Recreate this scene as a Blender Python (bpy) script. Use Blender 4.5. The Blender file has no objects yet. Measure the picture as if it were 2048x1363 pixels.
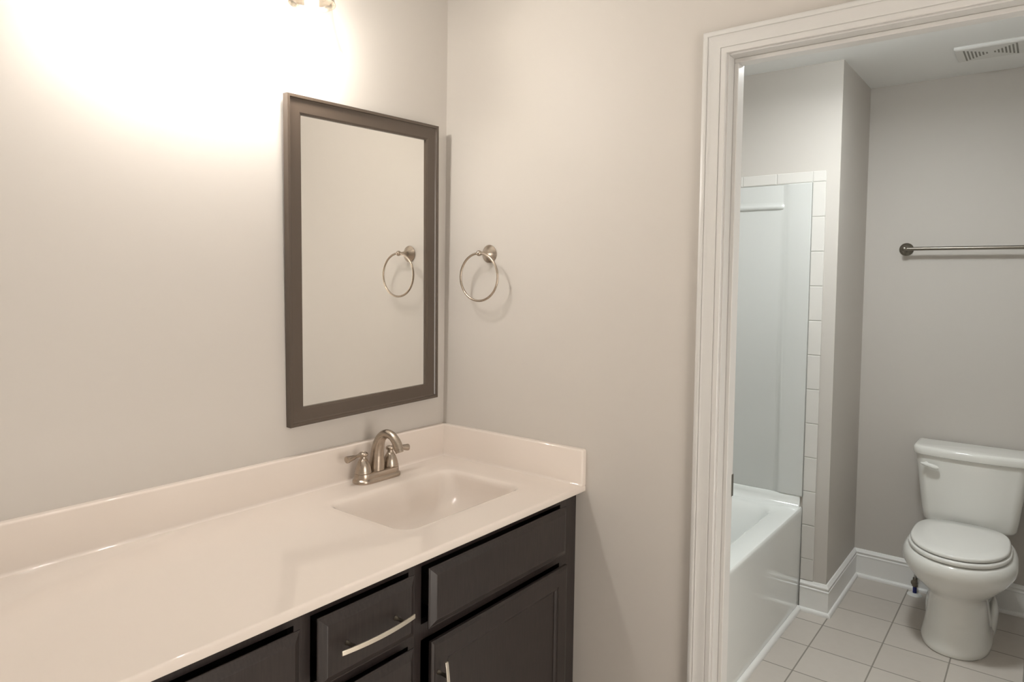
import bpy, bmesh, math, random
from mathutils import Vector, Matrix
import mathutils
random.seed(7)
SC = bpy.context.scene
COL = SC.collection
PI = math.pi

# ------------------------------------------------------------------ camera
cam_data = bpy.data.cameras.new('camera')
cam = bpy.data.objects.new('camera', cam_data)
COL.objects.link(cam)
CAM_POS = Vector((-1.7495, -1.5809, 1.4926))
yaw, pitch, roll = [math.radians(a) for a in (-50.8083, -2.4286, 0.7411)]
FW = Vector((-math.sin(yaw) * math.cos(pitch), math.cos(yaw) * math.cos(pitch), math.sin(pitch)))
RT = FW.cross(Vector((0, 0, 1))).normalized()
UP = RT.cross(FW)
RT, UP = (RT * math.cos(roll) + UP * math.sin(roll), UP * math.cos(roll) - RT * math.sin(roll))
cam.matrix_world = Matrix(((RT.x, UP.x, -FW.x, CAM_POS.x), (RT.y, UP.y, -FW.y, CAM_POS.y),
                           (RT.z, UP.z, -FW.z, CAM_POS.z), (0, 0, 0, 1)))
cam_data.sensor_fit = 'HORIZONTAL'
cam_data.sensor_width = 36.0
cam_data.lens = 1396.9 / 2048 * 36.0
cam_data.shift_x = 63.9 / 2048
cam_data.shift_y = -64.7 / 2048
cam_data.clip_start = 0.02
SC.camera = cam

# ------------------------------------------------------------------ view, world, large lights
SC.view_settings.view_transform = 'Standard'
SC.view_settings.look = 'None'
SC.view_settings.gamma = 1.0
SC.view_settings.use_curve_mapping = False
SC.view_settings.exposure = 0.0

BULB_STRENGTH = 188.0          # three vanity bulbs
BATH_CEIL_W = 13.0            # flush light in the toilet room
WORLD_STRENGTH = 6.2          # fill from behind the camera, let in by an added opening

world = bpy.data.worlds.new('world')
SC.world = world
world.use_nodes = True
bg = world.node_tree.nodes['Background']
bg.inputs[0].default_value = (1.0, 0.93, 0.85, 1)
bg.inputs[1].default_value = WORLD_STRENGTH

def lamp_area(name, loc, rot, size, watts, col, shape='DISK', size_y=None, portal=False):
    d = bpy.data.lights.new(name, 'AREA')
    d.shape = shape
    d.size = size
    if size_y: d.size_y = size_y
    d.energy = watts
    d.color = col
    o = bpy.data.objects.new(name, d)
    COL.objects.link(o)
    o.location = loc
    o.rotation_euler = rot
    if portal: d.cycles.is_portal = True
    return o

# light of the ceiling lamp in the toilet room (disc just under its glass)
lamp_area('bath_ceiling_light', (0.93, -1.08, 2.365), (0, 0, 0), 0.24, BATH_CEIL_W, (0.95, 1.0, 1.0))
# sampling portal over the added fill opening behind the camera
lamp_area('fill_opening_portal', (-1.05, -2.74, 1.02), (math.radians(90), 0, PI), 0.9, 1, (1, 1, 1), 'RECTANGLE', 2.03, True)

# ------------------------------------------------------------------ material helpers
def mat(name, col, rough=0.5, metal=0.0, coat=0.0, coat_rough=0.05, spec=0.5, bump=None, vary=None, aniso=0.0):
    m = bpy.data.materials.new(name)
    m.use_nodes = True
    nt = m.node_tree
    b = nt.nodes['Principled BSDF']
    b.inputs['Base Color'].default_value = (*col, 1)
    b.inputs['Roughness'].default_value = rough
    b.inputs['Metallic'].default_value = metal
    b.inputs['Coat Weight'].default_value = coat
    b.inputs['Coat Roughness'].default_value = coat_rough
    b.inputs['Specular IOR Level'].default_value = spec
    if aniso: b.inputs['Anisotropic'].default_value = aniso
    tc = None
    if bump or vary:
        tc = nt.nodes.new('ShaderNodeTexCoord')
    if bump:                                   # (scale, strength, distance)
        n = nt.nodes.new('ShaderNodeTexNoise')
        n.inputs['Scale'].default_value = bump[0]
        n.inputs['Detail'].default_value = 4
        nt.links.new(tc.outputs['Object'], n.inputs['Vector'])
        bp = nt.nodes.new('ShaderNodeBump')
        bp.inputs['Strength'].default_value = bump[1]
        bp.inputs['Distance'].default_value = bump[2]
        nt.links.new(n.outputs['Fac'], bp.inputs['Height'])
        nt.links.new(bp.outputs['Normal'], b.inputs['Normal'])
    if vary:                                   # (scale xyz, colour A, colour B)
        mp = nt.nodes.new('ShaderNodeMapping')
        mp.inputs['Scale'].default_value = vary[0]
        nt.links.new(tc.outputs['Object'], mp.inputs['Vector'])
        n = nt.nodes.new('ShaderNodeTexNoise')
        n.inputs['Scale'].default_value = 1.0
        n.inputs['Detail'].default_value = 5
        nt.links.new(mp.outputs['Vector'], n.inputs['Vector'])
        r = nt.nodes.new('ShaderNodeValToRGB')
        r.color_ramp.elements[0].position = 0.35
        r.color_ramp.elements[1].position = 0.65
        r.color_ramp.elements[0].color = (*vary[1], 1)
        r.color_ramp.elements[1].color = (*vary[2], 1)
        nt.links.new(n.outputs['Fac'], r.inputs['Fac'])
        nt.links.new(r.outputs['Color'], b.inputs['Base Color'])
    return m

M = {}
M['wall'] = mat('wall_paint', (0.56, 0.525, 0.485), 0.55, bump=(350, 0.06, 0.0006), spec=0.35)
M['ceiling'] = mat('ceiling_paint', (0.84, 0.84, 0.825), 0.8, spec=0.2)
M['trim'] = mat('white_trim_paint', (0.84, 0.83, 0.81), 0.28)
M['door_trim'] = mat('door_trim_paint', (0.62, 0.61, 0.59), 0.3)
M['marble'] = mat('cultured_marble', (0.73, 0.655, 0.592), 0.035)
M['wood'] = mat('espresso_wood', (0.03, 0.022, 0.019), 0.34,
                vary=((220, 220, 18), (0.018, 0.0132, 0.0122), (0.027, 0.0197, 0.018)), bump=(300, 0.08, 0.0004))
M['wood_in'] = mat('cabinet_inside', (0.012, 0.009, 0.008), 0.7)
M['nickel'] = mat('brushed_nickel', (0.47, 0.40, 0.335), 0.27, metal=1.0, aniso=0.3,
                  vary=((40, 40, 900), (0.43, 0.365, 0.305), (0.50, 0.43, 0.36)))
M['pull'] = mat('satin_nickel_pull', (0.84, 0.775, 0.67), 0.38, metal=1.0)
M['dark_nickel'] = mat('aged_nickel', (0.22, 0.20, 0.17), 0.32, metal=1.0)
M['frame'] = mat('mirror_frame_paint', (0.080, 0.059, 0.044), 0.27, spec=0.7, bump=(120, 0.05, 0.0005))
M['mirror'] = mat('mirror_silver', (0.955, 0.95, 0.925), 0.0, metal=1.0)
M['porcelain'] = mat('toilet_porcelain', (0.80, 0.79, 0.75), 0.12, coat=0.5, coat_rough=0.03)
M['seat'] = mat('toilet_seat_enamel', (0.80, 0.79, 0.755), 0.14, coat=0.4)
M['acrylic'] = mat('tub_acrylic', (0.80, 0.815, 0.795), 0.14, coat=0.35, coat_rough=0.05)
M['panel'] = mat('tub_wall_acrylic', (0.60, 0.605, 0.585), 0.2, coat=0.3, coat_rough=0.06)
M['plastic'] = mat('white_plastic', (0.72, 0.715, 0.69), 0.45)
M['slot'] = mat('vent_slot_dark', (0.26, 0.25, 0.225), 0.8)
M['rubber'] = mat('seat_bumper', (0.10, 0.10, 0.09), 0.7)
M['blue'] = mat('blue_pipe', (0.02, 0.03, 0.22), 0.4)
M['hose'] = mat('braided_hose', (0.42, 0.41, 0.39), 0.4, metal=0.8, bump=(900, 0.4, 0.0006))
M['drain'] = mat('drain_metal', (0.60, 0.55, 0.49), 0.2, metal=1.0)

def emis(name, col, s):
    m = bpy.data.materials.new(name)
    m.use_nodes = True
    b = m.node_tree.nodes['Principled BSDF']
    b.inputs['Base Color'].default_value = (0.9, 0.88, 0.84, 1)
    b.inputs['Emission Color'].default_value = (*col, 1)
    b.inputs['Emission Strength'].default_value = s
    return m
M['bulb'] = emis('lit_bulb', (1.0, 0.955, 0.90), BULB_STRENGTH)
M['diffuser'] = emis('lit_diffuser', (0.95, 1.0, 1.0), 24.0)

# thin clear glass: straight-through transparency plus a Fresnel reflection
g = bpy.data.materials.new('clear_shade_glass')
g.use_nodes = True
nt = g.node_tree
nt.nodes.clear()
out = nt.nodes.new('ShaderNodeOutputMaterial')
mix = nt.nodes.new('ShaderNodeMixShader')
tr = nt.nodes.new('ShaderNodeBsdfTransparent')
tr.inputs[0].default_value = (0.96, 0.96, 0.95, 1)
gl = nt.nodes.new('ShaderNodeBsdfGlossy')
gl.inputs['Roughness'].default_value = 0.03
mix.inputs[0].default_value = 0.045
nt.links.new(tr.outputs[0], mix.inputs[1])
nt.links.new(gl.outputs[0], mix.inputs[2])
nt.links.new(mix.outputs[0], out.inputs[0])
M['glass'] = g

def grid_mat(name, ox, oy, pitch, grout, tile_a, tile_b, grout_col, rough):
    """square floor tiles: each joint line sits at origin + n * pitch, with a slightly sunk joint"""
    m = bpy.data.materials.new(name)
    m.use_nodes = True
    nt = m.node_tree
    N, L = nt.nodes.new, nt.links.new
    b = nt.nodes['Principled BSDF']
    tc = N('ShaderNodeTexCoord')
    sep = N('ShaderNodeSeparateXYZ')
    L(tc.outputs['Object'], sep.inputs[0])
    def mth(op, a, bb=None, clamp=False):
        n = N('ShaderNodeMath')
        n.operation = op
        n.use_clamp = clamp
        for i, v in enumerate((a, bb)):
            if v is None: continue
            if isinstance(v, (int, float)): n.inputs[i].default_value = v
            else: L(v, n.inputs[i])
        return n.outputs[0]
    ds, ids = [], []
    for ax, o in (('X', ox), ('Y', oy)):
        t = mth('DIVIDE', mth('SUBTRACT', sep.outputs[ax], o), pitch)
        fr = mth('FRACT', mth('ADD', t, 100.0))
        ids.append(mth('FLOOR', mth('ADD', t, 100.0)))
        ds.append(mth('MULTIPLY', mth('MINIMUM', fr, mth('SUBTRACT', 1.0, fr)), pitch))
    d = mth('MINIMUM', ds[0], ds[1])
    edge = mth('DIVIDE', mth('SUBTRACT', d, grout / 2 - 0.0006), 0.0012, True)
    cmb = N('ShaderNodeCombineXYZ')
    L(ids[0], cmb.inputs[0]); L(ids[1], cmb.inputs[1])
    wn = N('ShaderNodeTexWhiteNoise')
    L(cmb.outputs[0], wn.inputs['Vector'])
    ns = N('ShaderNodeTexNoise')
    ns.inputs['Scale'].default_value = 28
    ns.inputs['Detail'].default_value = 6
    L(tc.outputs['Object'], ns.inputs['Vector'])
    f = mth('ADD', mth('MULTIPLY', wn.outputs['Value'], 0.5), mth('MULTIPLY', ns.outputs['Fac'], 0.5))
    mc = N('ShaderNodeMix'); mc.data_type = 'RGBA'
    mc.inputs[6].default_value = (*tile_a, 1); mc.inputs[7].default_value = (*tile_b, 1)
    L(f, mc.inputs[0])
    m2 = N('ShaderNodeMix'); m2.data_type = 'RGBA'
    m2.inputs[6].default_value = (*grout_col, 1)
    L(edge, m2.inputs[0]); L(mc.outputs[2], m2.inputs[7])
    L(m2.outputs[2], b.inputs['Base Color'])
    rr = mth('SUBTRACT', 0.85, mth('MULTIPLY', edge, 0.85 - rough))
    L(rr, b.inputs['Roughness'])
    soft = mth('DIVIDE', mth('SUBTRACT', d, grout / 2 - 0.001), 0.004, True)
    bp = N('ShaderNodeBump')
    bp.inputs['Strength'].default_value = 0.5
    bp.inputs['Distance'].default_value = 0.0012
    L(mth('ADD', soft, mth('MULTIPLY', ns.outputs['Fac'], 0.12)), bp.inputs['Height'])
    L(bp.outputs['Normal'], b.inputs['Normal'])
    return m
M['floor'] = grid_mat('floor_tile', 1.5297, -0.8639, 0.231, 0.0052,
                      (0.52, 0.47, 0.42), (0.60, 0.55, 0.50), (0.26, 0.235, 0.205), 0.38)

M['tile'] = mat('ceramic_edge_tile', (0.66, 0.635, 0.60), 0.22, coat=0.2)
M['grout'] = mat('tile_grout', (0.55, 0.54, 0.50), 0.8)

# ------------------------------------------------------------------ mesh helpers
def link(name, bm, m, parent=None, smooth=40, bevel=None):
    bmesh.ops.recalc_face_normals(bm, faces=bm.faces)
    me = bpy.data.meshes.new(name)
    bm.to_mesh(me)
    bm.free()
    me.materials.append(m)
    if smooth:
        for p in me.polygons: p.use_smooth = True
        me.set_sharp_from_angle(angle=math.radians(smooth))
    o = bpy.data.objects.new(name, me)
    COL.objects.link(o)
    if parent: o.parent = parent
    if bevel:
        bv = o.modifiers.new('bevel', 'BEVEL')
        bv.width = bevel
        bv.segments = 3
        bv.limit_method = 'ANGLE'
        bv.angle_limit = math.radians(40)
    return o

def thing(name, loc, label=None, cat=None, group=None, kind=None):
    o = bpy.data.objects.new(name, None)
    o.empty_display_size = 0.05
    COL.objects.link(o)
    o.location = loc
    tag(o, label, cat, group, kind)
    return o

def tag(o, label=None, cat=None, group=None, kind=None):
    if label: o['label'] = label
    if cat: o['category'] = cat
    if group: o['group'] = group
    if kind: o['kind'] = kind
    return o

def part(name, bm, m, parent, smooth=40, bevel=None, label=None):
    """world-space mesh put under its thing (parent sits at a plain location)"""
    off = Vector((0, 0, 0))
    q = parent
    while q: off += q.location; q = q.parent
    bmesh.ops.translate(bm, verts=bm.verts, vec=-off)
    o = link(name, bm, m, parent, smooth, bevel)
    if label: o['label'] = label
    return o

def box(bm, x0, x1, y0, y1, z0, z1):
    v = [bm.verts.new(p) for p in ((x0, y0, z0), (x1, y0, z0), (x1, y1, z0), (x0, y1, z0),
                                   (x0, y0, z1), (x1, y0, z1), (x1, y1, z1), (x0, y1, z1))]
    for f in ((0, 3, 2, 1), (4, 5, 6, 7), (0, 1, 5, 4), (1, 2, 6, 5), (2, 3, 7, 6), (3, 0, 4, 7)):
        bm.faces.new([v[i] for i in f])
    return v

def boxbm(*a):
    bm = bmesh.new()
    box(bm, *a)
    return bm

def loft(bm, rings, closed=True, cap0=True, cap1=True):
    vs = [[bm.verts.new(p) for p in r] for r in rings]
    n = len(vs[0])
    for a, b in zip(vs, vs[1:]):
        for i in range(n if closed else n - 1):
            j = (i + 1) % n
            bm.faces.new((a[i], a[j], b[j], b[i]))
    if cap0: bm.faces.new(list(reversed(vs[0])))
    if cap1: bm.faces.new(vs[-1])
    return vs

def lathe(bm, prof, origin, axis, n=40, cap0=True, cap1=True):
    """prof: (radius, distance along axis)"""
    ax = Vector(axis).normalized()
    u = ax.orthogonal().normalized()
    w = ax.cross(u)
    O = Vector(origin)
    rings = [[O + ax * h + (u * math.cos(2 * PI * i / n) + w * math.sin(2 * PI * i / n)) * max(r, 1e-5) for i in range(n)] for r, h in prof]
    loft(bm, rings, True, cap0, cap1)

def tube(bm, pts, rad, n=16, closed=False, flat=None):
    """swept round (or elliptical, flat=(ru, rw)) tube; rad is one number or one per point"""
    P = [Vector(p) for p in pts]
    k = len(P)
    R = rad if isinstance(rad, (list, tuple)) else [rad] * k
    T = []
    for i in range(k):
        a = P[(i - 1) % k] if (closed or i > 0) else P[i]
        b = P[(i + 1) % k] if (closed or i < k - 1) else P[i]
        T.append((b - a).normalized())
    u = T[0].orthogonal().normalized()
    rings = []
    for i in range(k):
        u = (u - T[i] * u.dot(T[i])).normalized()
        w = T[i].cross(u)
        rings.append([P[i] + (u * math.cos(2 * PI * j / n) + w * math.sin(2 * PI * j / n)) * R[i] for j in range(n)])
    if closed:
        rings.append(rings[0])
        vs = [[bm.verts.new(p) for p in r] for r in rings[:-1]]
        for q in range(k):
            a, b = vs[q], vs[(q + 1) % k]
            for j in range(n):
                bm.faces.new((a[j], a[(j + 1) % n], b[(j + 1) % n], b[j]))
    else:
        loft(bm, rings)

def catmull(pts, per=6):
    P = [Vector(p) for p in pts]
    P = [P[0] * 2 - P[1]] + P + [P[-1] * 2 - P[-2]]
    r = []
    for i in range(1, len(P) - 2):
        for s in range(per):
            t = s / per
            a, b, c, d = P[i - 1], P[i], P[i + 1], P[i + 2]
            r.append(0.5 * ((2 * b) + (c - a) * t + (2 * a - 5 * b + 4 * c - d) * t * t + (3 * b - a - 3 * c + d) * t ** 3))
    r.append(P[-2])
    return r

def interp(xs, ys, x):
    if x <= xs[0]: return ys[0]
    for i in range(len(xs) - 1):
        if x <= xs[i + 1]:
            t = (x - xs[i]) / (xs[i + 1] - xs[i])
            return ys[i] * (1 - t) + ys[i + 1] * t
    return ys[-1]

def rrect(x0, x1, y0, y1, r, z, k=8):
    pts = []
    for cx, cy, a0 in ((x1 - r, y1 - r, 0), (x0 + r, y1 - r, 90), (x0 + r, y0 + r, 180), (x1 - r, y0 + r, 270)):
        for i in range(k + 1):
            a = math.radians(a0 + 90 * i / k)
            pts.append(Vector((cx + r * math.cos(a), cy + r * math.sin(a), z)))
    return pts

def sweep_profile(bm, path, prof, nrm, closed=False):
    """path: corner points; prof: (across, out) pairs; across runs along the mitred in-plane normal.
    path lies in a plane whose normal is nrm; 'out' goes along nrm."""
    P = [Vector(p) for p in path]
    N = Vector(nrm)
    k = len(P)
    rings = []
    for i in range(k):
        d0 = (P[i] - P[i - 1]).normalized() if (closed or i > 0) else None
        d1 = (P[(i + 1) % k] - P[i]).normalized() if (closed or i < k - 1) else None
        if d0 is None: d0 = d1
        if d1 is None: d1 = d0
        s0, s1 = d0.cross(N), d1.cross(N)
        m = (s0 + s1).normalized()
        m = m / max(0.2, m.dot(s0))
        rings.append([P[i] + m * a + N * o for a, o in prof])
    if closed:
        vs = [[bm.verts.new(p) for p in r] for r in rings]
        n = len(prof)
        for q in range(k):
            a, b = vs[q], vs[(q + 1) % k]
            for j in range(n - 1):
                bm.faces.new((a[j], a[j + 1], b[j + 1], b[j]))
    else:
        loft(bm, rings, closed=True)

# ------------------------------------------------------------------ room dimensions
HC = 2.468                       # ceiling
XW, XT = 1.6339, 2.2204          # tub end wall, toilet wall
YR = -0.8494                     # short return wall beside the toilet
D = -0.9424                      # face of the left door jamb
DR = D - 0.76                    # face of the right door jamb
HD = 2.0552                      # face of the head jamb
WT = 0.110                       # thickness of the wall with the door
YTUB = 0.03                      # long wall behind the tub
XL, YB, YBR = -2.45, -2.70, -1.80  # left wall, wall behind the camera, far side wall of the toilet room

def struct(name, bm, m, smooth=None, bevel=None):
    return tag(link(name, bm, m, None, smooth, bevel), kind='structure')

struct('floor', boxbm(XL - 0.1, XT + 0.1, YB - 0.1, 0.13, -0.08, 0.0), M['floor'])
struct('ceiling', boxbm(XL - 0.1, XT + 0.1, YB - 0.1, 0.13, HC, HC + 0.08), M['ceiling'])
struct('wall_back', boxbm(XL - 0.1, 0.0, 0.0, 0.10, 0, HC), M['wall'])
bm = bmesh.new()
J = 0.019
box(bm, 0, WT, D + J, 0.10, 0, HC)
box(bm, 0, WT, DR - J, D + J, HD + J, HC)
box(bm, 0, WT, YB, DR - J, 0, HC)
struct('wall_right', bm, M['wall'])
struct('wall_left', boxbm(XL - 0.1, XL, YB, 0.0, 0, HC), M['wall'])
bm = bmesh.new()  # wall around an unseen opening, added to let the world fill light in
box(bm, XL - 0.1, -1.5, YB - 0.1, YB, 0, HC)
box(bm, -0.6, WT, YB - 0.1, YB, 0, HC)
box(bm, -1.5, -0.6, YB - 0.1, YB, 2.04, HC)
struct('wall_behind', bm, M['wall'])
struct('wall_tub', boxbm(WT, XW, YTUB, 0.13, 0, HC), M['wall'])
struct('wall_alcove', boxbm(XW, XT + 0.1, YR, 0.13, 0, HC), M['wall'])
struct('wall_toilet', boxbm(XT, XT + 0.1, YBR - 0.1, YR, 0, HC), M['wall'])
struct('wall_far', boxbm(WT, XT, YBR - 0.1, YBR, 0, HC), M['wall'])

# ------------------------------------------------------------------ door frame (opening without a leaf in view)
door = thing('door_1', (0, D, 0), kind='structure')
bm = bmesh.new()
box(bm, 0.0, WT, D, D + J, 0, HD + J)
box(bm, 0.0, WT, DR - J, DR, 0, HD + J)
box(bm, 0.0, WT, DR, D, HD, HD + J)
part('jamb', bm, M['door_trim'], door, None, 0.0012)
bm = bmesh.new()                                     # door stop, on the middle of the jamb
SX0, SX1, ST = 0.036, 0.072, 0.011
for a in ((SX0, SX1, D - ST, D, 0, HD - ST), (SX0, SX1, DR, DR + ST, 0, HD - ST), (SX0, SX1, DR, D, HD - ST, HD)):
    box(bm, *a)
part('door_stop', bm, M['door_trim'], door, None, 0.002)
CASING = [(0.0, 0.0), (0.0, 0.0085), (0.0015, 0.0100), (0.0125, 0.0105), (0.0130, 0.0090), (0.0142, 0.0090), (0.0150, 0.0115),
          (0.0185, 0.0122), (0.024, 0.0123), (0.030, 0.0128), (0.036, 0.0140), (0.0405, 0.0160), (0.0425, 0.0170), (0.0430, 0.0155),
          (0.0444, 0.0155), (0.0450, 0.0175), (0.0475, 0.0186), (0.0530, 0.0186), (0.0562, 0.0172), (0.0577, 0.0140), (0.0577, 0.0)]
rv = 0.004
path = [(0, DR - rv, 0), (0, DR - rv, HD + rv), (0, D + rv, HD + rv), (0, D + rv, 0)]
bm = bmesh.new()
sweep_profile(bm, path, CASING, (-1, 0, 0))
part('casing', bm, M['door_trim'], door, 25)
bm = bmesh.new()
path2 = [(WT, y, z) for (_, y, z) in reversed(path)]
sweep_profile(bm, path2, CASING, (1, 0, 0))
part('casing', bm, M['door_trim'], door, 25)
bm = boxbm(WT - 0.030, WT + 0.003, D - 0.0016, D, 0.923, 0.982)
part('strike_plate', bm, M['dark_nickel'], door, None, 0.0006, 'dark metal strike plate on the door jamb')

# ------------------------------------------------------------------ baseboards
BH, BT, SH = 0.1402, 0.0132, 0.0115
def base_prof():
    a = [(0, 0), (BT + SH, 0)]
    for i in range(7):                                # shoe moulding
        t = math.radians(90 * i / 6)
        a.append((BT + SH * math.cos(t), 0.0045 + 0.0135 * math.sin(t)))
    a += [(BT, BH - 0.036), (BT + 0.0015, BH - 0.034), (BT + 0.0015, BH - 0.030), (BT - 0.002, BH - 0.027), (BT - 0.003, BH - 0.021),
          (BT + 0.0005, BH - 0.018), (BT + 0.0005, BH - 0.013), (BT - 0.0035, BH - 0.009), (BT - 0.006, BH - 0.002), (BT - 0.008, BH), (0, BH)]
    return a
def baseboard(name, path):
    bm = bmesh.new()
    sweep_profile(bm, path, base_prof(), (0, 0, 1))
    return struct(name, bm, M['trim'], 30)
baseboard('baseboard_back', [(XW, -0.742, 0), (XW, YR, 0), (XT, YR, 0), (XT, YBR, 0), (WT, YBR, 0)][::1])
baseboard('baseboard_right', [(0, -0.552, 0), (0, D + rv + 0.0577, 0)])

# ------------------------------------------------------------------ vanity top with basin
HCT = 0.9011
HS, TS, DC = 0.104, 0.0191, 0.5576
XV = -1.715                                          # left end of the vanity
vt = thing('countertop', (-0.86, -0.28, HCT - 0.02),
           'glossy cream cultured marble vanity top with moulded rectangular sink and splash strips', 'countertop')
bx0, bx1, by0, by1 = -0.606, -0.140, -0.432, -0.141
bm = bmesh.new()
K = 8
RB = 0.042
def ring_rect(x0, x1, y0, y1, z):
    """points on a plain rectangle, one for each point of rrect()"""
    pts = []
    for cx, cy, sx, sy, a0 in ((bx1 - RB, by1 - RB, x1, y1, 0), (bx0 + RB, by1 - RB, x0, y1, 90), (bx0 + RB, by0 + RB, x0, y0, 180), (bx1 - RB, by0 + RB, x1, y0, 270)):
        for i in range(K + 1):
            a = a0 + 90 * i / K
            c, s = math.cos(math.radians(a)), math.sin(math.radians(a))
            t = min((sx - cx) / c if abs(c) > 1e-6 and (sx - cx) / c > 0 else 9, (sy - cy) / s if abs(s) > 1e-6 and (sy - cy) / s > 0 else 9)
            pts.append(Vector((cx + c * t, cy + s * t, z)))
    return pts
rx0, rx1, ry0, ry1 = bx0 - 0.03, bx1 + 0.03, by0 - 0.03, by1 + 0.03
rings = [ring_rect(rx0, rx1, ry0, ry1, HCT)]
# (inset left, right, front, back, depth, corner radius)
for il, ir, jf, jb, dz, r in ((-0.010, -0.010, -0.010, -0.010, 0.0, RB + 0.010), (-0.006, -0.006, -0.006, -0.006, 0.0006, RB + 0.006), (-0.002, -0.002, -0.002, -0.002, 0.0021, RB + 0.002),
                              (0.0015, 0.0015, 0.0015, 0.0015, 0.0048, RB), (0.0042, 0.0042, 0.005, 0.005, 0.0095, RB),
                              (0.0065, 0.0058, 0.009, 0.009, 0.019, RB), (0.010, 0.007, 0.016, 0.016, 0.038, RB + 0.004),
                              (0.016, 0.012, 0.026, 0.022, 0.060, RB + 0.008), (0.024, 0.022, 0.038, 0.029, 0.080, RB + 0.012),
                              (0.036, 0.038, 0.052, 0.038, 0.097, RB + 0.014), (0.055, 0.066, 0.068, 0.050, 0.111, RB + 0.012),
                              (0.085, 0.105, 0.084, 0.066, 0.121, RB + 0.004), (0.125, 0.150, 0.100, 0.085, 0.128, 0.036),
                              (0.168, 0.186, 0.116, 0.108, 0.132, 0.026), (0.2, 0.212, 0.1265, 0.1175, 0.1335, 0.021)):
    rings.append(rrect(bx0 + il, bx1 - ir, by0 + jf, by1 - jb, r, HCT - dz, K))
loft(bm, rings, True, False, True)
def quad(p):
    bm.faces.new([bm.verts.new(q) for q in p])
yf = -DC + 0.006
for x0, x1, y0, y1 in ((XV, rx0, yf, 0), (rx1, 0, yf, 0), (rx0, rx1, ry1, 0), (rx0, rx1, yf, ry0)):
    quad([(x0, y0, HCT), (x1, y0, HCT), (x1, y1, HCT), (x0, y1, HCT)])
prof = [(yf, HCT)] + [(-DC + 0.006 - 0.006 * math.sin(math.radians(a)), HCT - 0.006 + 0.006 * math.cos(math.radians(a))) for a in (18, 36, 54, 72, 90)]
prof += [(-DC, HCT - 0.0165), (-DC + 0.001, HCT - 0.0185), (-DC + 0.003, HCT - 0.0192), (-DC + 0.07, HCT - 0.0192)]
for a, b in zip(prof, prof[1:]):
    quad([(XV, a[0], a[1]), (0, a[0], a[1]), (0, b[0], b[1]), (XV, b[0], b[1])])
quad([(x, y, z) for x, (y, z) in ((XV, (-DC, HCT - 0.019)), (XV, (0, HCT - 0.019)), (XV, (0, HCT)), (XV, (-DC, HCT)))])
bmesh.ops.remove_doubles(bm, verts=bm.verts, dist=1e-5)
part('counter', bm, M['marble'], vt, 30)
# splash strips: rounded top edge, small cove of caulk along the foot
def splash_prof(out):
    a = [(0, HS)]
    for t in (90, 68, 45, 22, 0):
        a.append((TS - 0.005 + 0.005 * math.cos(math.radians(t)), HS - 0.005 + 0.005 * math.sin(math.radians(t))))
    for t in (0, 30, 60, 90):
        a.append((TS + 0.008 - 0.008 * math.cos(math.radians(t)), 0.008 - 0.008 * math.sin(math.radians(t)) - 0.0004))
    return a + [(0, -0.0004)]
bm = bmesh.new()
pr = splash_prof(1)
loft(bm, [[(XV, -o, HCT + z) for o, z in pr], [(-TS + 0.0002, -o, HCT + z) for o, z in pr]], True)
part('backsplash', bm, M['marble'], vt, 35)
bm = bmesh.new()
rings = []
for y, sh in ((-0.0002, 0), (-DC + 0.006, 0), (-DC + 0.0025, 0.0012), (-DC + 0.0008, 0.003), (-DC, 0.0055)):
    rings.append([(-min(o, TS + 0.008) + (sh if o > TS * 0.6 else 0), y, HCT + z - (sh if z > HS * 0.6 else 0)) for o, z in pr])
loft(bm, rings, True)
part('side_splash', bm, M['marble'], vt, 35)
bm = bmesh.new()
cx, cy = (bx0 + 0.2 + bx1 - 0.212) / 2, (by0 + 0.1265 + by1 - 0.1175) / 2
lathe(bm, [(0.0, 0.0045), (0.017, 0.0045), (0.019, 0.002), (0.0215, 0.0018), (0.0235, 0.0002), (0.0235, -0.002)], (cx, cy, HCT - 0.1333), (0, 0, 1), 36)
part('drain', bm, M['drain'], vt, 40)

# ------------------------------------------------------------------ faucet
FX, FY = -0.358, -0.062
fa = thing('faucet', (FX, FY, HCT), 'brushed nickel centerset faucet with arched spout and two lever handles', 'faucet')
def stadium(hl, hw, z, k=10):
    pts = []
    for s, a0 in ((1, -90), (-1, 90)):
        for i in range(k + 1):
            a = math.radians(a0 + 180 * i / k)
            pts.append((FX + s * (hl - hw) + hw * math.cos(a), FY + hw * math.sin(a), z))
    return pts
bm = bmesh.new()
z0 = HCT
loft(bm, [stadium(*a) for a in ((0.0835, 0.0305, z0), (0.0845, 0.0315, z0 + 0.002), (0.0845, 0.0315, z0 + 0.006), (0.0838, 0.0308, z0 + 0.0085),
                                (0.0805, 0.0275, z0 + 0.0115), (0.0795, 0.0265, z0 + 0.013), (0.079, 0.026, z0 + 0.0255),
                                (0.0782, 0.0252, z0 + 0.0275), (0.0765, 0.0235, z0 + 0.0283))])
part('base', bm, M['nickel'], fa, 28)
bm = bmesh.new()                                     # spout: tapering column that bends forward and down
path = catmull([(FX, FY + 0.002, z0 + 0.027), (FX, FY + 0.001, z0 + 0.050), (FX, FY - 0.001, z0 + 0.078), (FX, FY - 0.007, z0 + 0.105), (FX, FY - 0.020, z0 + 0.127),
                (FX, FY - 0.041, z0 + 0.139), (FX, FY - 0.064, z0 + 0.135), (FX, FY - 0.082, z0 + 0.119), (FX, FY - 0.091, z0 + 0.101)], 5)
n = len(path)
rad = [interp([0, 0.12, 0.3, 0.45, 0.6, 0.75, 0.9, 1], [0.0245, 0.0225, 0.0190, 0.0158, 0.0132, 0.0125, 0.0135, 0.0140], i / (n - 1)) for i in range(n)]
tube(bm, path, rad, 24)
part('spout', bm, M['nickel'], fa, 45)
bm = bmesh.new()
ax = (path[-1] - path[-3]).normalized()
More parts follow.
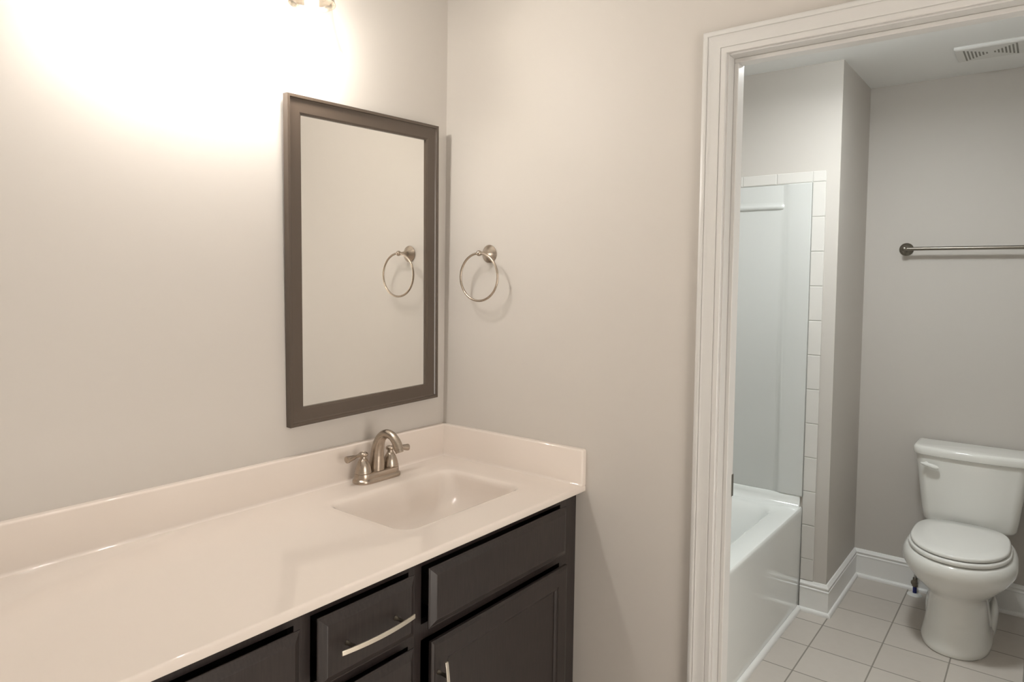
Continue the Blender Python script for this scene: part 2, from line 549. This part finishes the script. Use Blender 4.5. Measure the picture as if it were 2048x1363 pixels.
lathe(bm, [(0.0128, -0.001), (0.0128, 0.002), (0.0118, 0.0025), (0.0118, 0.009), (0.0105, 0.0095)], path[-1], ax, 24)
part('aerator', bm, M['nickel'], fa, 40)
for s, end in ((-1, (-0.0665, -0.004, 0.078)), (1, (0.0655, -0.012, 0.0735))):
    hx = FX + s * 0.0535
    bm = bmesh.new()
    lathe(bm, [(0.0235, 0.0270), (0.0245, 0.0285), (0.0245, 0.0325), (0.0232, 0.0345), (0.0226, 0.040), (0.0205, 0.048), (0.0170, 0.057), (0.0135, 0.0635), (0.0118, 0.0655),
               (0.0124, 0.0670), (0.0105, 0.0685), (0.0090, 0.073), (0.0082, 0.0790)], (hx, FY, z0), (0, 0, 1), 32)
    h = part('handle', bm, M['nickel'], fa, 35)
    bm = bmesh.new()
    lathe(bm, [(0.0082, 0.0755), (0.0125, 0.0775), (0.0142, 0.0810), (0.0135, 0.0850), (0.0095, 0.0880), (0.0085, 0.0870), (0.0045, 0.0885), (0.0, 0.0890)], (hx, FY, z0), (0, 0, 1), 28)
    a = Vector((hx + s * 0.010, FY, z0 + 0.0815))
    b = Vector((hx + end[0], FY + end[1], z0 + end[2]))
    tube(bm, [a.lerp(b, t) for t in (0, 0.15, 0.3, 0.42, 0.46, 0.55, 0.75, 0.9, 0.97, 1.0)],
         [0.0058, 0.0050, 0.0048, 0.0056, 0.0068, 0.0074, 0.0090, 0.0102, 0.0098, 0.0060], 16)
    part('lever', bm, M['nickel'], h, 40)

# ------------------------------------------------------------------ vanity cabinets
YF = -0.5350                                         # face of the face frames
ZB = HCT - 0.0192
def front_slab(bm, x0, x1, z0, z1, y_back, thick, bev=0.0125, drop=0.0055):
    """drawer front or false front: flat field with a stepped, sloping edge all round"""
    yb = y_back
    yfr = y_back - thick
    rings = []
    for ins, y in ((0, yb), (0, yfr + 0.0088), (0.0015, yfr + 0.0078), (0.0034, yfr + 0.0076), (0.0160, yfr + 0.0008), (0.0172, yfr + 0.0003), (0.0180, yfr)):
        rings.append([(x0 + ins, y, z0 + ins), (x1 - ins, y, z0 + ins), (x1 - ins, y, z1 - ins), (x0 + ins, y, z1 - ins)])
    loft(bm, rings)
def pull(parent, c, length, vertical=False):
    """flat bowed bar on two posts; c = centre on the front's face"""
    hw, ht = 0.0046, 0.0016
    def P(t, out, across):
        return Vector((c[0] + (across if vertical else t), c[1] - out, c[2] + (t if vertical else across)))
    bm = bmesh.new()
    rings = []
    k = 20
    for i in range(k + 1):
        t = -length / 2 + length * i / k
        o = 0.0235 + 0.0085 * (1 - (2 * t / length) ** 2)
        rings.append([P(t, o - ht, -hw), P(t, o - ht, hw), P(t, o + ht, hw), P(t, o + ht, -hw)])
    loft(bm, rings)
    h = part('handle', bm, M['pull'], parent, 30, 0.0007, 'satin nickel bow handle')
    for s in (-1, 1):
        bm = bmesh.new()
        t = s * 0.064
        lathe(bm, [(0.0055, 0.0), (0.0055, 0.002), (0.0040, 0.004), (0.0038, 0.016), (0.0046, 0.020), (0.0046, 0.0275)], P(t, 0.0, 0.0), (0, -1, 0), 16)
        part('post', bm, M['dark_nickel'], h, 40)
def cabinet(x0, x1, name, label, cat, cols, rails):
    """carcass with its face frame: cols = opening x-ranges, rails = opening z-ranges"""
    t = thing(name, ((x0 + x1) / 2, -0.27, 0), label, cat)
    bm = bmesh.new()
    zk = 0.10
    box(bm, x0, x0 + 0.012, YF + 0.019, -0.004, zk, ZB - 0.0003)
    box(bm, x1 - 0.012, x1, YF + 0.019, -0.004, zk, ZB - 0.0003)
    box(bm, x0 + 0.012, x1 - 0.012, YF + 0.019, -0.004, zk, zk + 0.012)
    box(bm, x0 + 0.012, x1 - 0.012, -0.010, -0.004, zk + 0.012, ZB - 0.17)
    box(bm, x0, x1, -0.47, -0.455, 0, zk)
    part('carcass', bm, M['wood_in'], t, None)
    bm = bmesh.new()
    a, b = cols
    box(bm, x0, a, YF, YF + 0.019, zk, ZB - 0.0003)
    box(bm, b, x1, YF, YF + 0.019, zk, ZB - 0.0003)
    zs = [zk] + [v for r in sorted(rails) for v in r] + [ZB - 0.0003]
    for i in range(0, len(zs), 2):
        box(bm, a, b, YF, YF + 0.019, zs[i], zs[i + 1])
    part('face_frame', bm, M['wood'], t, None)
    return t
GAP, TH = 0.0185, 0.0111                             # fronts stand a little off the frame on their bumpers
YBK = YF - GAP
def front(parent, name, x0, x1, z0, z1, inset=0.03):
    bm = bmesh.new()
    front_slab(bm, x0, x1, z0, z1, YBK, TH)
    box(bm, x0 + inset, x1 - inset, YBK, YF + 0.10, z0 + inset, z1 - inset)   # box behind the front, inside the frame
    return part(name, bm, M['wood'], parent, None)

XS = -0.030                                          # filler strip against the wall
cs = cabinet(-0.679, XS - 0.0012, 'sink_cabinet', 'dark espresso sink cabinet with one wide door, against the towel ring wall', 'cabinet',
             (-0.659, -0.0985), [(0.13, 0.696), (0.731, 0.8615)])
bm = boxbm(XS, -0.0005, YF + 0.008, YF + 0.024, 0.0, ZB - 0.0003)
part('filler_strip', bm, M['wood'], cs, None)
front(cs, 'false_front', -0.6563, -0.0995, 0.7265, 0.8620, 0.032)
# framed door with a sunk flat panel
def door_front(parent, x0, x1, z0, z1, handle_x, handle_z):
    bm = bmesh.new()
    yfr = YBK - TH
    st = 0.047
    rings = []
    for ins, y in ((0, YBK), (0, yfr + 0.0045), (0.0015, yfr + 0.0030), (0.006, yfr + 0.0006), (0.010, yfr), (st, yfr), (st + 0.001, yfr + 0.0022),
                   (st + 0.006, yfr + 0.0026), (st + 0.012, yfr + 0.0062), (st + 0.0125, yfr + 0.008)):
        rings.append([(x0 + ins, y, z0 + ins), (x1 - ins, y, z0 + ins), (x1 - ins, y, z1 - ins), (x0 + ins, y, z1 - ins)])
    loft(bm, rings)
    d = part('door', bm, M['wood'], parent, None)
    pull(d, (handle_x, yfr, handle_z), 0.190, True)
    for z in (z1 - 0.085, z0 + 0.085):
        part('hinge', boxbm(x1 - 0.004, x1 + 0.0028, YBK - 0.001, YF - 0.0003, z - 0.012, z + 0.012), M['dark_nickel'], d, None, 0.001)
    return d
door_front(cs, -0.6520, -0.0975, 0.115, 0.6975, -0.632, 0.560)

cd = cabinet(-0.975, -0.6792, 'drawer_cabinet', 'narrow dark espresso drawer cabinet in the middle of the vanity', 'cabinet',
             (-0.956, -0.6985), [(0.13, 0.400), (0.425, 0.6985), (0.732, 0.8615)])
for z0_, z1_ in ((0.7285, 0.8620), (0.418, 0.7035), (0.115, 0.4035)):
    d = front(cd, 'drawer', -0.9555, -0.7010, z0_, z1_, 0.032)
    pull(d, (-0.828, YBK - TH, (z0_ + z1_) / 2), 0.192)

cl = cabinet(XV + 0.008, -0.9752, 'end_cabinet', 'dark espresso cabinet at the left end, left of the drawer stack', 'cabinet',
             (-1.577, -0.9930), [(0.13, 0.696), (0.731, 0.8575)])
front(cl, 'false_front', -1.575, -0.9935, 0.7265, 0.8570, 0.032)
door_front(cl, -1.575, -0.9935, 0.115, 0.6975, -1.022, 0.560)

# ------------------------------------------------------------------ mirror
mi = thing('mirror', (-0.3506, -0.0068, 1.5351), 'tall mirror in a taupe brown frame above the sink, hung slightly crooked', 'mirror')
MW, MH = 0.5788, 0.8837
bm = bmesh.new()
mp = [(-MW / 2, 0, -MH / 2), (MW / 2, 0, -MH / 2), (MW / 2, 0, MH / 2), (-MW / 2, 0, MH / 2)]
fp = [(0, 0.0), (0, 0.0182), (-0.0012, 0.0193), (-0.0075, 0.0193), (-0.0085, 0.0188), (-0.0095, 0.0150), (-0.013, 0.0128), (-0.018, 0.0122), (-0.0405, 0.0116),
      (-0.0435, 0.0112), (-0.0445, 0.0100), (-0.0460, 0.0098), (-0.0470, 0.0086), (-0.0486, 0.0082), (-0.0490, 0.0060), (-0.0490, 0.0025)]
sweep_profile(bm, mp, fp, (0, -1, 0), True)
part_frame = link('frame', bm, M['frame'], mi, 25)
part_frame.location = (0, 0, 0)
gi = 0.0485
o = link('glass', boxbm(-MW / 2 + gi, MW / 2 - gi, -0.0032, -0.0005, -MH / 2 + gi, MH / 2 - gi), M['mirror'], mi, None)
o['label'] = 'mirror glass reflecting the towel ring'
mi.rotation_mode = 'QUATERNION'
mi.rotation_quaternion = (Matrix.Rotation(math.radians(-0.1478), 4, 'Z') @ Matrix.Rotation(math.radians(0.6873), 4, 'X') @ Matrix.Rotation(math.radians(-1.2904), 4, 'Y')).to_quaternion()

# ------------------------------------------------------------------ towel ring
RY, RZ, RXO = -0.1914, 1.573, -0.054
tr_ = thing('towel_ring', (0, RY, RZ), 'brushed nickel towel ring on the wall right of the mirror', 'towel ring')
bm = bmesh.new()
lathe(bm, [(0.0275, 0.0), (0.0285, 0.0012), (0.0285, 0.003), (0.0270, 0.0045), (0.0215, 0.0090), (0.0150, 0.0160), (0.0095, 0.0240), (0.0068, 0.0320), (0.0058, 0.0400), (0.0056, 0.0480)],
      (0, RY, RZ), (-1, 0, 0), 40)
part('wall_post', bm, M['nickel'], tr_, 40)
bm = bmesh.new()
rb = 0.0092
lathe(bm, [(rb * math.sin(math.radians(a)), -rb * math.cos(math.radians(a))) for a in range(0, 181, 12)], (RXO, RY, RZ), (-1, 0, 0), 28)
part('ball', bm, M['nickel'], tr_, 60)
bm = bmesh.new()
RR = 0.0745
tube(bm, [(RXO, RY + RR * math.sin(2 * PI * i / 72), RZ - RR + RR * math.cos(2 * PI * i / 72)) for i in range(72)], 0.0037, 14, True)
part('ring', bm, M['nickel'], tr_, 60)

# ------------------------------------------------------------------ vanity light: three clear shades on a bar
VLX = (-0.635, -0.848, -1.061)
VLY = -0.112
vl = thing('vanity_light', (VLX[1], 0, 2.30), 'three-lamp vanity light with clear glass shades above the counter', 'light')
bm = bmesh.new()
box(bm, VLX[1] - 0.29, VLX[1] + 0.29, -0.022, 0.0, 2.255, 2.345)
part('backplate', bm, M['nickel'], vl, None, 0.004)
for x in VLX:
    bm = bmesh.new()
    tube(bm, catmull([(x, -0.021, 2.30), (x, -0.055, 2.303), (x, -0.088, 2.292), (x, VLY, 2.265), (x, VLY, 2.235)], 5), 0.008, 14)
    part('arm', bm, M['nickel'], vl, 60)
    bm = bmesh.new()
    lathe(bm, [(0.0, 0.058), (0.016, 0.057), (0.020, 0.045), (0.030, 0.036), (0.046, 0.024), (0.056, 0.010), (0.0595, 0.0), (0.0575, 0.0), (0.050, 0.010), (0.0, 0.020)],
          (x, VLY, 2.180), (0, 0, 1), 36)
    cp = part('cap', bm, M['nickel'], vl, 40)
    bm = bmesh.new()
    lathe(bm, [(0.0, 0.0), (0.017, 0.0), (0.018, 0.004), (0.018, 0.040), (0.0, 0.041)], (x, VLY, 2.150), (0, 0, 1), 24)
    part('socket', bm, M['plastic'], cp, 40)
    bm = bmesh.new()
    lathe(bm, [(0.048, 2.200), (0.0485, 2.185), (0.051, 2.165), (0.056, 2.135), (0.063, 2.105), (0.072, 2.075), (0.0800, 2.056), (0.0815, 2.056),
               (0.0735, 2.075), (0.0645, 2.105), (0.0575, 2.135), (0.0525, 2.165), (0.050, 2.185), (0.0495, 2.200)], (x, VLY, 0), (0, 0, 1), 40, False, False)
    part('glass_shade', bm, M['glass'], vl, 60)
    bm = bmesh.new()
    lathe(bm, [(0.0, 0.0), (0.012, 0.002), (0.021, 0.008), (0.0275, 0.018), (0.030, 0.030), (0.028, 0.042), (0.0215, 0.056), (0.0150, 0.068), (0.0135, 0.078)],
          (x, VLY, 2.080), (0, 0, 1), 20)
    part('bulb', bm, M['bulb'], vl, 60)

# ------------------------------------------------------------------ bathtub
YT, HT = -0.7403, 0.4717
X0T = WT + 0.003
tb = thing('bathtub', ((X0T + XW) / 2, -0.36, 0), 'white alcove bathtub with a plain glossy apron, seen through the doorway', 'bathtub')
TX0, TX1, TY0, TY1 = X0T, XW - 0.001, YT, YTUB - 0.003
bm = bmesh.new()
rings = [rrect(TX0, TX1, TY0 + a, TY1, 0.0015, z, 8) for a, z in
         ((0.004, 0.0), (0.002, 0.10), (0.001, 0.30), (0.0, HT - 0.030), (0.0, HT - 0.014), (0.0015, HT - 0.006), (0.005, HT - 0.0015), (0.011, HT))]
for il, ir, jf, jb, dz, r in ((0.075, 0.085, 0.085, 0.055, -0.0015, 0.10), (0.082, 0.094, 0.092, 0.062, 0.002, 0.10), (0.09, 0.104, 0.098, 0.068, 0.010, 0.10),
                              (0.10, 0.122, 0.105, 0.075, 0.035, 0.10), (0.12, 0.165, 0.115, 0.085, 0.12, 0.11), (0.14, 0.21, 0.13, 0.10, 0.22, 0.11),
                              (0.17, 0.26, 0.15, 0.12, 0.29, 0.11), (0.23, 0.33, 0.19, 0.16, 0.325, 0.10), (0.33, 0.42, 0.26, 0.24, 0.337, 0.08)):
    rings.append(rrect(TX0 + il, TX1 - ir, TY0 + jf, TY1 - jb, r, HT - dz, 8))
loft(bm, rings)
part('tub_shell', bm, M['acrylic'], tb, 35)
bm = bmesh.new()                                     # raised flange against the end wall and the long wall
fl = [(0.0, HT + 0.049), (0.010, HT + 0.049), (0.013, HT + 0.046), (0.014, HT + 0.030), (0.018, HT + 0.014), (0.028, HT + 0.004), (0.042, HT - 0.0005), (0.0, HT - 0.0005)]
loft(bm, [[(TX1 - o * k, y, HT + (z - HT) * 1.0) for o, z in fl] for y, k in ((TY0 + 0.010, 0.8), (TY0 + 0.016, 1.0), (TY1, 1.0))])
loft(bm, [[(x, TY1 - o, z) for o, z in fl] for x in (TX0, TX1 - 0.012)])
part('tile_flange', bm, M['acrylic'], tb, 50)
bm = bmesh.new()
lathe(bm, [(0.0, 0.004), (0.03, 0.004), (0.034, 0.0), (0.034, -0.02)], (TX1 - 0.172, -0.36, HT - 0.13), (-0.95, 0, 0.3), 28)
part('overflow_plate', bm, M['drain'], tb, 40)

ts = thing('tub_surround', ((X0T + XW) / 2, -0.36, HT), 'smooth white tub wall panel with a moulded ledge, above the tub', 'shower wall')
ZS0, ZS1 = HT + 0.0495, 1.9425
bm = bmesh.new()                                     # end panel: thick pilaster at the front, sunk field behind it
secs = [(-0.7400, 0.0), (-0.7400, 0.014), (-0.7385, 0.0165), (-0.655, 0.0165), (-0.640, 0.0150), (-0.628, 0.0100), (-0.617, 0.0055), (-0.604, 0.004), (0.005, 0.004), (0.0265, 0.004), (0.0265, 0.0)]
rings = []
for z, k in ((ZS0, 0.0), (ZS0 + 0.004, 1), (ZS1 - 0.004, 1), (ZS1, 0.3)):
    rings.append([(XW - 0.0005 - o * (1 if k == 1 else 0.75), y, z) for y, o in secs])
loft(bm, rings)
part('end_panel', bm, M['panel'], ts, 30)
bm = bmesh.new()                                     # upper band stands proud down to the ledge
rings = []
for z, o in ((1.828, 0.0040), (1.830, 0.008), (1.834, 0.0125), (1.840, 0.0155), (1.846, 0.0150), (1.850, 0.0120), (1.856, 0.0085), (1.866, 0.0068), (1.9385, 0.0062), (1.9420, 0.0052), (1.9420, 0.0040)):
    rings.append((o, z))
e0 = [(XW - 0.0005 - o, 0.0, z) for o, z in rings]
def endring(y, f): return [(XW - 0.0005 - 0.0040 - (o - 0.0040) * f, y, z if f > 0.5 else 1.845 + (z - 1.845) * 0.9) for o, z in rings]
loft(bm, [e0, endring(-0.585, 1), endring(-0.605, 0.9), endring(-0.617, 0.6), endring(-0.624, 0.25)], True)
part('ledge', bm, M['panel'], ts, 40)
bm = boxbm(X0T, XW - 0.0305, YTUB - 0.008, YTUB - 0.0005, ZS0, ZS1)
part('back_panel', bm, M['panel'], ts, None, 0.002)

# ------------------------------------------------------------------ edging tiles round the surround
te = thing('tile_border', (XW, -0.77, 0), 'single strip of small white ceramic tiles edging the tub wall panel', 'tile')
Y0T, Y1T = -0.7955, -0.7415
JT = 0.0028
tz0 = 1.943
def one_tile(bm, y0, y1, z0, z1):
    t = 0.0085
    rings = []
    for ins, o in ((0, 0.0004), (0, t - 0.0025), (0.0008, t - 0.0008), (0.0025, t)):
        rings.append([(XW - o, y0 + ins, z0 + ins), (XW - o, y1 - ins, z0 + ins), (XW - o, y1 - ins, z1 - ins), (XW - o, y0 + ins, z1 - ins)])
    loft(bm, rings)
bm = bmesh.new()
z = tz0
while z > BH + 0.004:
    zb = max(z - 0.155 + JT, BH + 0.002)
    one_tile(bm, Y0T, Y1T, zb, z)
    z -= 0.155
one_tile(bm, Y0T, Y1T, tz0 + JT, tz0 + JT + 0.047)
y = Y1T + JT
first = True
while y < 0.02:
    w = 0.152
    if first: w, first = 0.152, False
    one_tile(bm, y, min(y + w, 0.028), tz0 + JT, tz0 + JT + 0.047)
    y += w + JT
part('tiles', bm, M['tile'], te, None)
bm = bmesh.new()
box(bm, XW - 0.0062, XW - 0.0002, Y0T + 0.0015, Y1T + 0.0005, BH + 0.0015, tz0 + JT + 0.046)
box(bm, XW - 0.0062, XW - 0.0002, Y1T + 0.0005, 0.028, tz0 + 0.0005, tz0 + JT + 0.046)
part('grout_bed', bm, M['grout'], te, None)

# white quarter-round along the foot of the tub
bm = bmesh.new()
qr = [(0, 0.0), (0.0150, 0.0), (0.0150, 0.005)] + [(0.0150 * math.cos(math.radians(a)), 0.005 + 0.016 * math.sin(math.radians(a))) for a in (18, 36, 54, 72, 90)]
loft(bm, [[(x, YT + 0.003 - o, z) for o, z in qr] for x in (X0T + 0.0, XW - BT - 0.006)])
struct('trim_1', bm, M['trim'], 30)

# ------------------------------------------------------------------ toilet
TC = -1.3255
to = thing('toilet', (1.85, TC, 0), 'white two-piece toilet with its lid down, right of the tub', 'toilet')
def egg(xf, xm, xb, hw, z, n=48, ef=2.1, eb=2.6):
    pts = []
    for i in range(n):
        a = 2 * PI * i / n
        c, s = math.cos(a), math.sin(a)
        e = ef if c < 0 else eb
        px = (abs(c) ** (2 / e)) * ((xm - xf) if c < 0 else (xb - xm))
        py = (abs(s) ** (2 / e)) * hw * (1 if s >= 0 else -1)
        pts.append((xm - px if c < 0 else xm + px, TC + py, z))
    return pts
bm = bmesh.new()
sec = [(0.000, 1.577, 1.80, 2.085, 0.1215, 2.3, 3.2), (0.006, 1.573, 1.80, 2.088, 0.1245, 2.3, 3.2), (0.022, 1.573, 1.80, 2.088, 0.1245, 2.3, 3.2),
       (0.035, 1.578, 1.80, 2.085, 0.1195, 2.3, 3.2), (0.080, 1.588, 1.80, 2.08, 0.1125, 2.3, 3.0),
       (0.130, 1.597, 1.80, 2.075, 0.1070, 2.3, 3.0), (0.180, 1.602, 1.80, 2.07, 0.1040, 2.2, 3.0), (0.212, 1.600, 1.795, 2.07, 0.1065, 2.2, 3.0),
       (0.232, 1.586, 1.785, 2.07, 0.1180, 2.15, 3.0), (0.255, 1.556, 1.775, 2.072, 0.1410, 2.1, 3.0), (0.285, 1.524, 1.765, 2.075, 0.1660, 2.1, 3.0),
       (0.315, 1.500, 1.755, 2.08, 0.1860, 2.1, 3.0), (0.340, 1.486, 1.75, 2.085, 0.1970, 2.1, 3.0), (0.360, 1.482, 1.75, 2.09, 0.1990, 2.1, 3.0),
       (0.378, 1.483, 1.75, 2.09, 0.1960, 2.1, 3.0), (0.390, 1.488, 1.75, 2.088, 0.1890, 2.1, 3.0), (0.397, 1.496, 1.75, 2.083, 0.1810, 2.1, 3.0), (0.399, 1.506, 1.75, 2.08, 0.1720, 2.1, 3.0)]
loft(bm, [egg(a[1], a[2], a[3], a[4], a[0], 56, a[5], a[6]) for a in sec])
part('bowl', bm, M['porcelain'], to, 60)
for s in (-1, 1):                                    # trapway shoulder low on each side, with a bolt cap
    bm = bmesh.new()
    rings = []
    for z, w, xa, xb in ((0.0, 0.018, 1.90, 2.10), (0.03, 0.020, 1.89, 2.105), (0.06, 0.0215, 1.90, 2.105), (0.085, 0.019, 1.915, 2.10), (0.105, 0.012, 1.935, 2.09), (0.118, 0.003, 1.96, 2.07)):
        rings.append([((xa + xb) / 2 + (xb - xa) / 2 * math.cos(t), TC + s * (0.1130 + w * math.sin(t)), z) for t in [2 * PI * i / 24 for i in range(24)]])
    loft(bm, rings)
    part('trapway', bm, M['porcelain'], to, 60)
def slab_egg(z0, z1, xf, xm, xb, hw, rnd, dome=0.0):
    bm = bmesh.new()
    rings = []
    for ins, z in ((rnd, z0), (rnd * 0.3, z0 + rnd * 0.3), (0, z0 + rnd), (0, z1 - rnd), (rnd * 0.3, z1 - rnd * 0.3), (rnd, z1)):
        rings.append(egg(xf + ins, xm, xb - ins, hw - ins, z, 56, 2.1, 3.4))
    if dome:
        for k in (0.25, 0.5, 0.75, 0.94):
            f = 1 - k
            rings.append(egg(xm - (xm - xf - rnd) * f, xm, xm + (xb - xm - rnd) * f, (hw - rnd) * f, z1 + dome * (1 - f * f), 56, 2.1, 2.6))
    loft(bm, rings)
    return bm
part('seat', slab_egg(0.4015, 0.4195, 1.490, 1.745, 1.975, 0.1780, 0.006), M['seat'], to, 60)
part('lid', slab_egg(0.4225, 0.4385, 1.498, 1.745, 1.990, 0.1710, 0.0065, 0.0035), M['seat'], to, 60)
for s in (-1, 1):
    part('hinge', boxbm(1.978, 2.006, TC + s * 0.07 - 0.022, TC + s * 0.07 + 0.022, 0.399, 0.428), M['seat'], to, None, 0.006)
TCT = TC - 0.008
XTK = XT - 0.016                                     # back of the tank
def tank_ring(hw, xf, z, bow, r=0.03, n=10):
    """D-shaped outline: gently bowed front, rounded corners, flat back"""
    pts = []
    cnt = 14
    for i in range(cnt + 1):                          # front, from +y to -y
        t = -1 + 2 * i / cnt
        pts.append((xf + bow * abs(t) ** 2.2, TCT - t * (hw - r), z))
    a0 = pts[-1]
    for i in range(1, n):
        a = math.radians(90 * i / n)
        pts.append((xf + bow + r * (1 - math.cos(a)), TCT - (hw - r) - r * math.sin(a), z))
    pts.append((XTK, TCT - hw, z))
    pts.append((XTK, TCT + hw, z))
    for i in range(n - 1, 0, -1):
        a = math.radians(90 * i / n)
        pts.append((xf + bow + r * (1 - math.cos(a)), TCT + (hw - r) + r * math.sin(a), z))
    return pts
bm = bmesh.new()
loft(bm, [tank_ring(*a) for a in ((0.146, 2.045, 0.3995, 0.012, 0.03), (0.158, 2.033, 0.4015, 0.012, 0.035), (0.169, 2.022, 0.408, 0.013, 0.04), (0.1745, 2.017, 0.420, 0.014, 0.04),
                                  (0.181, 2.013, 0.46, 0.015, 0.04), (0.195, 2.006, 0.58, 0.017, 0.042), (0.208, 2.000, 0.690, 0.018, 0.045), (0.2100, 1.999, 0.712, 0.018, 0.045))])
part('tank', bm, M['porcelain'], to, 40)
bm = bmesh.new()
loft(bm, [tank_ring(*a) for a in ((0.2145, 1.992, 0.7125, 0.019, 0.05), (0.2200, 1.987, 0.7150, 0.019, 0.052), (0.2220, 1.985, 0.722, 0.019, 0.052), (0.2220, 1.985, 0.738, 0.019, 0.052),
                                  (0.2200, 1.987, 0.7455, 0.019, 0.052), (0.2145, 1.992, 0.7500, 0.019, 0.05), (0.2045, 2.001, 0.7525, 0.019, 0.048))])
part('tank_lid', bm, M['porcelain'], to, 40)
bm = bmesh.new()
LY = TC + 0.1560
lathe(bm, [(0.0, 0.012), (0.008, 0.012), (0.011, 0.008), (0.011, 0.0)], (2.007, LY, 0.674), (-1, 0, 0), 20)
tube(bm, [(1.9945, LY + 0.020, 0.6775), (1.9935, LY + 0.010, 0.6755), (1.992, LY - 0.005, 0.673), (1.990, LY - 0.025, 0.669), (1.989, LY - 0.042, 0.6655), (1.990, LY - 0.050, 0.664)],
     [0.004, 0.0065, 0.0095, 0.0110, 0.0100, 0.005], 16)
part('flush_lever', bm, M['seat'], to, 60)

# water supply beside the toilet
VX, VY = 2.150, -1.128
wv = thing('water_supply_valve', (VX, VY, 0), 'small shutoff valve with blue pipe and white floor ring beside the toilet', 'valve')
bm = bmesh.new()
lathe(bm, [(0.0, 0.010), (0.014, 0.0098), (0.022, 0.007), (0.030, 0.003), (0.032, 0.0003)], (VX, VY, 0), (0, 0, 1), 32)
part('escutcheon', bm, M['plastic'], wv, 50)
bm = bmesh.new()
tube(bm, [(VX, VY, 0.009), (VX, VY, 0.045)], 0.0085, 18)
part('pipe', bm, M['blue'], wv, 50, None, 'blue water pipe stub')
bm = bmesh.new()
lathe(bm, [(0.0105, 0.040), (0.0125, 0.042), (0.0125, 0.056), (0.010, 0.058), (0.010, 0.082), (0.008, 0.084)], (VX, VY, 0), (0, 0, 1), 20)
lathe(bm, [(0.006, 0.0), (0.006, 0.020), (0.013, 0.022), (0.015, 0.028), (0.013, 0.034), (0.0, 0.035)], (VX, VY, 0.068), (-1, 0.0, 0), 20)
part('valve_body', bm, M['dark_nickel'], wv, 45)
bm = bmesh.new()
tube(bm, catmull([(VX, VY, 0.083), (VX, VY - 0.004, 0.16), (VX - 0.012, VY - 0.03, 0.24), (VX - 0.02, VY - 0.07, 0.31), (VX - 0.02, VY - 0.09, 0.37), (VX - 0.02, VY - 0.092, 0.3985)], 6), 0.0055, 12)
part('hose', bm, M['hose'], wv, 60)

# ------------------------------------------------------------------ towel bar over the toilet
BZ, BY0, BXO = 1.6635, -1.030, 0.066
bb = thing('towel_bar', (XT, BY0, BZ), 'brushed nickel towel bar on the wall above the toilet', 'towel bar')
BY1 = BY0 - 0.61
for y in (BY0, BY1):
    bm = bmesh.new()
    lathe(bm, [(0.0300, 0.0), (0.0310, 0.0012), (0.0310, 0.003), (0.0290, 0.005), (0.0215, 0.011), (0.0150, 0.020), (0.0115, 0.030), (0.0100, 0.044), (0.0100, 0.054), (0.0130, 0.058), (0.0140, 0.066), (0.0130, 0.073), (0.008, 0.078), (0.0, 0.079)],
          (XT, y, BZ), (-1, 0, 0), 36)
    part('post', bm, M['dark_nickel'], bb, 40)
bm = bmesh.new()
tube(bm, [(XT - BXO, BY0, BZ), (XT - BXO, BY1, BZ)], 0.0085, 20)
part('bar', bm, M['dark_nickel'], bb, 60)

# ------------------------------------------------------------------ ceiling vent
VC = (1.835, -1.356)
ve = thing('ceiling_vent', (VC[0], VC[1], HC), 'white ceiling fan grille with fan-shaped slots, above the toilet', 'vent')
hx, hy = 0.098, 0.119
bm = bmesh.new()
rings = []
for ins, dz in ((-0.0, 0.0), (0.0, 0.010), (0.004, 0.0135), (0.010, 0.0150)):
    rings.append([(VC[0] - hx + ins, VC[1] - hy + ins, HC - dz), (VC[0] + hx - ins, VC[1] - hy + ins, HC - dz), (VC[0] + hx - ins, VC[1] + hy - ins, HC - dz), (VC[0] - hx + ins, VC[1] + hy - ins, HC - dz)])
loft(bm, rings)
part('grille', bm, M['plastic'], ve, None)
for s in (-1, 1):
    for k in range(7):
        y = VC[1] + s * (0.0135 + k * 0.0122)
        ln = 0.012 + k * 0.0112
        part('slot', boxbm(VC[0] - ln, VC[0] + ln, y - 0.0030, y + 0.0030, HC - 0.0155, HC - 0.0140), M['slot'], ve, None)

# ------------------------------------------------------------------ ceiling lamp of the toilet room (just above the picture)
cl_ = thing('ceiling_lamp', (0.93, -1.08, HC), 'round flush ceiling lamp in the toilet room', 'light')
bm = bmesh.new()
lathe(bm, [(0.115, 0.0), (0.115, -0.018), (0.105, -0.022), (0.0, -0.022)], (0.93, -1.08, HC), (0, 0, 1), 40)
part('lamp_base', bm, M['plastic'], cl_, 40)
bm = bmesh.new()
lathe(bm, [(0.120, -0.0225), (0.135, -0.028), (0.138, -0.040), (0.136, -0.078), (0.126, -0.092), (0.100, -0.0985), (0.0, -0.1)], (0.93, -1.08, HC), (0, 0, 1), 40)
part('diffuser', bm, M['diffuser'], cl_, 60)
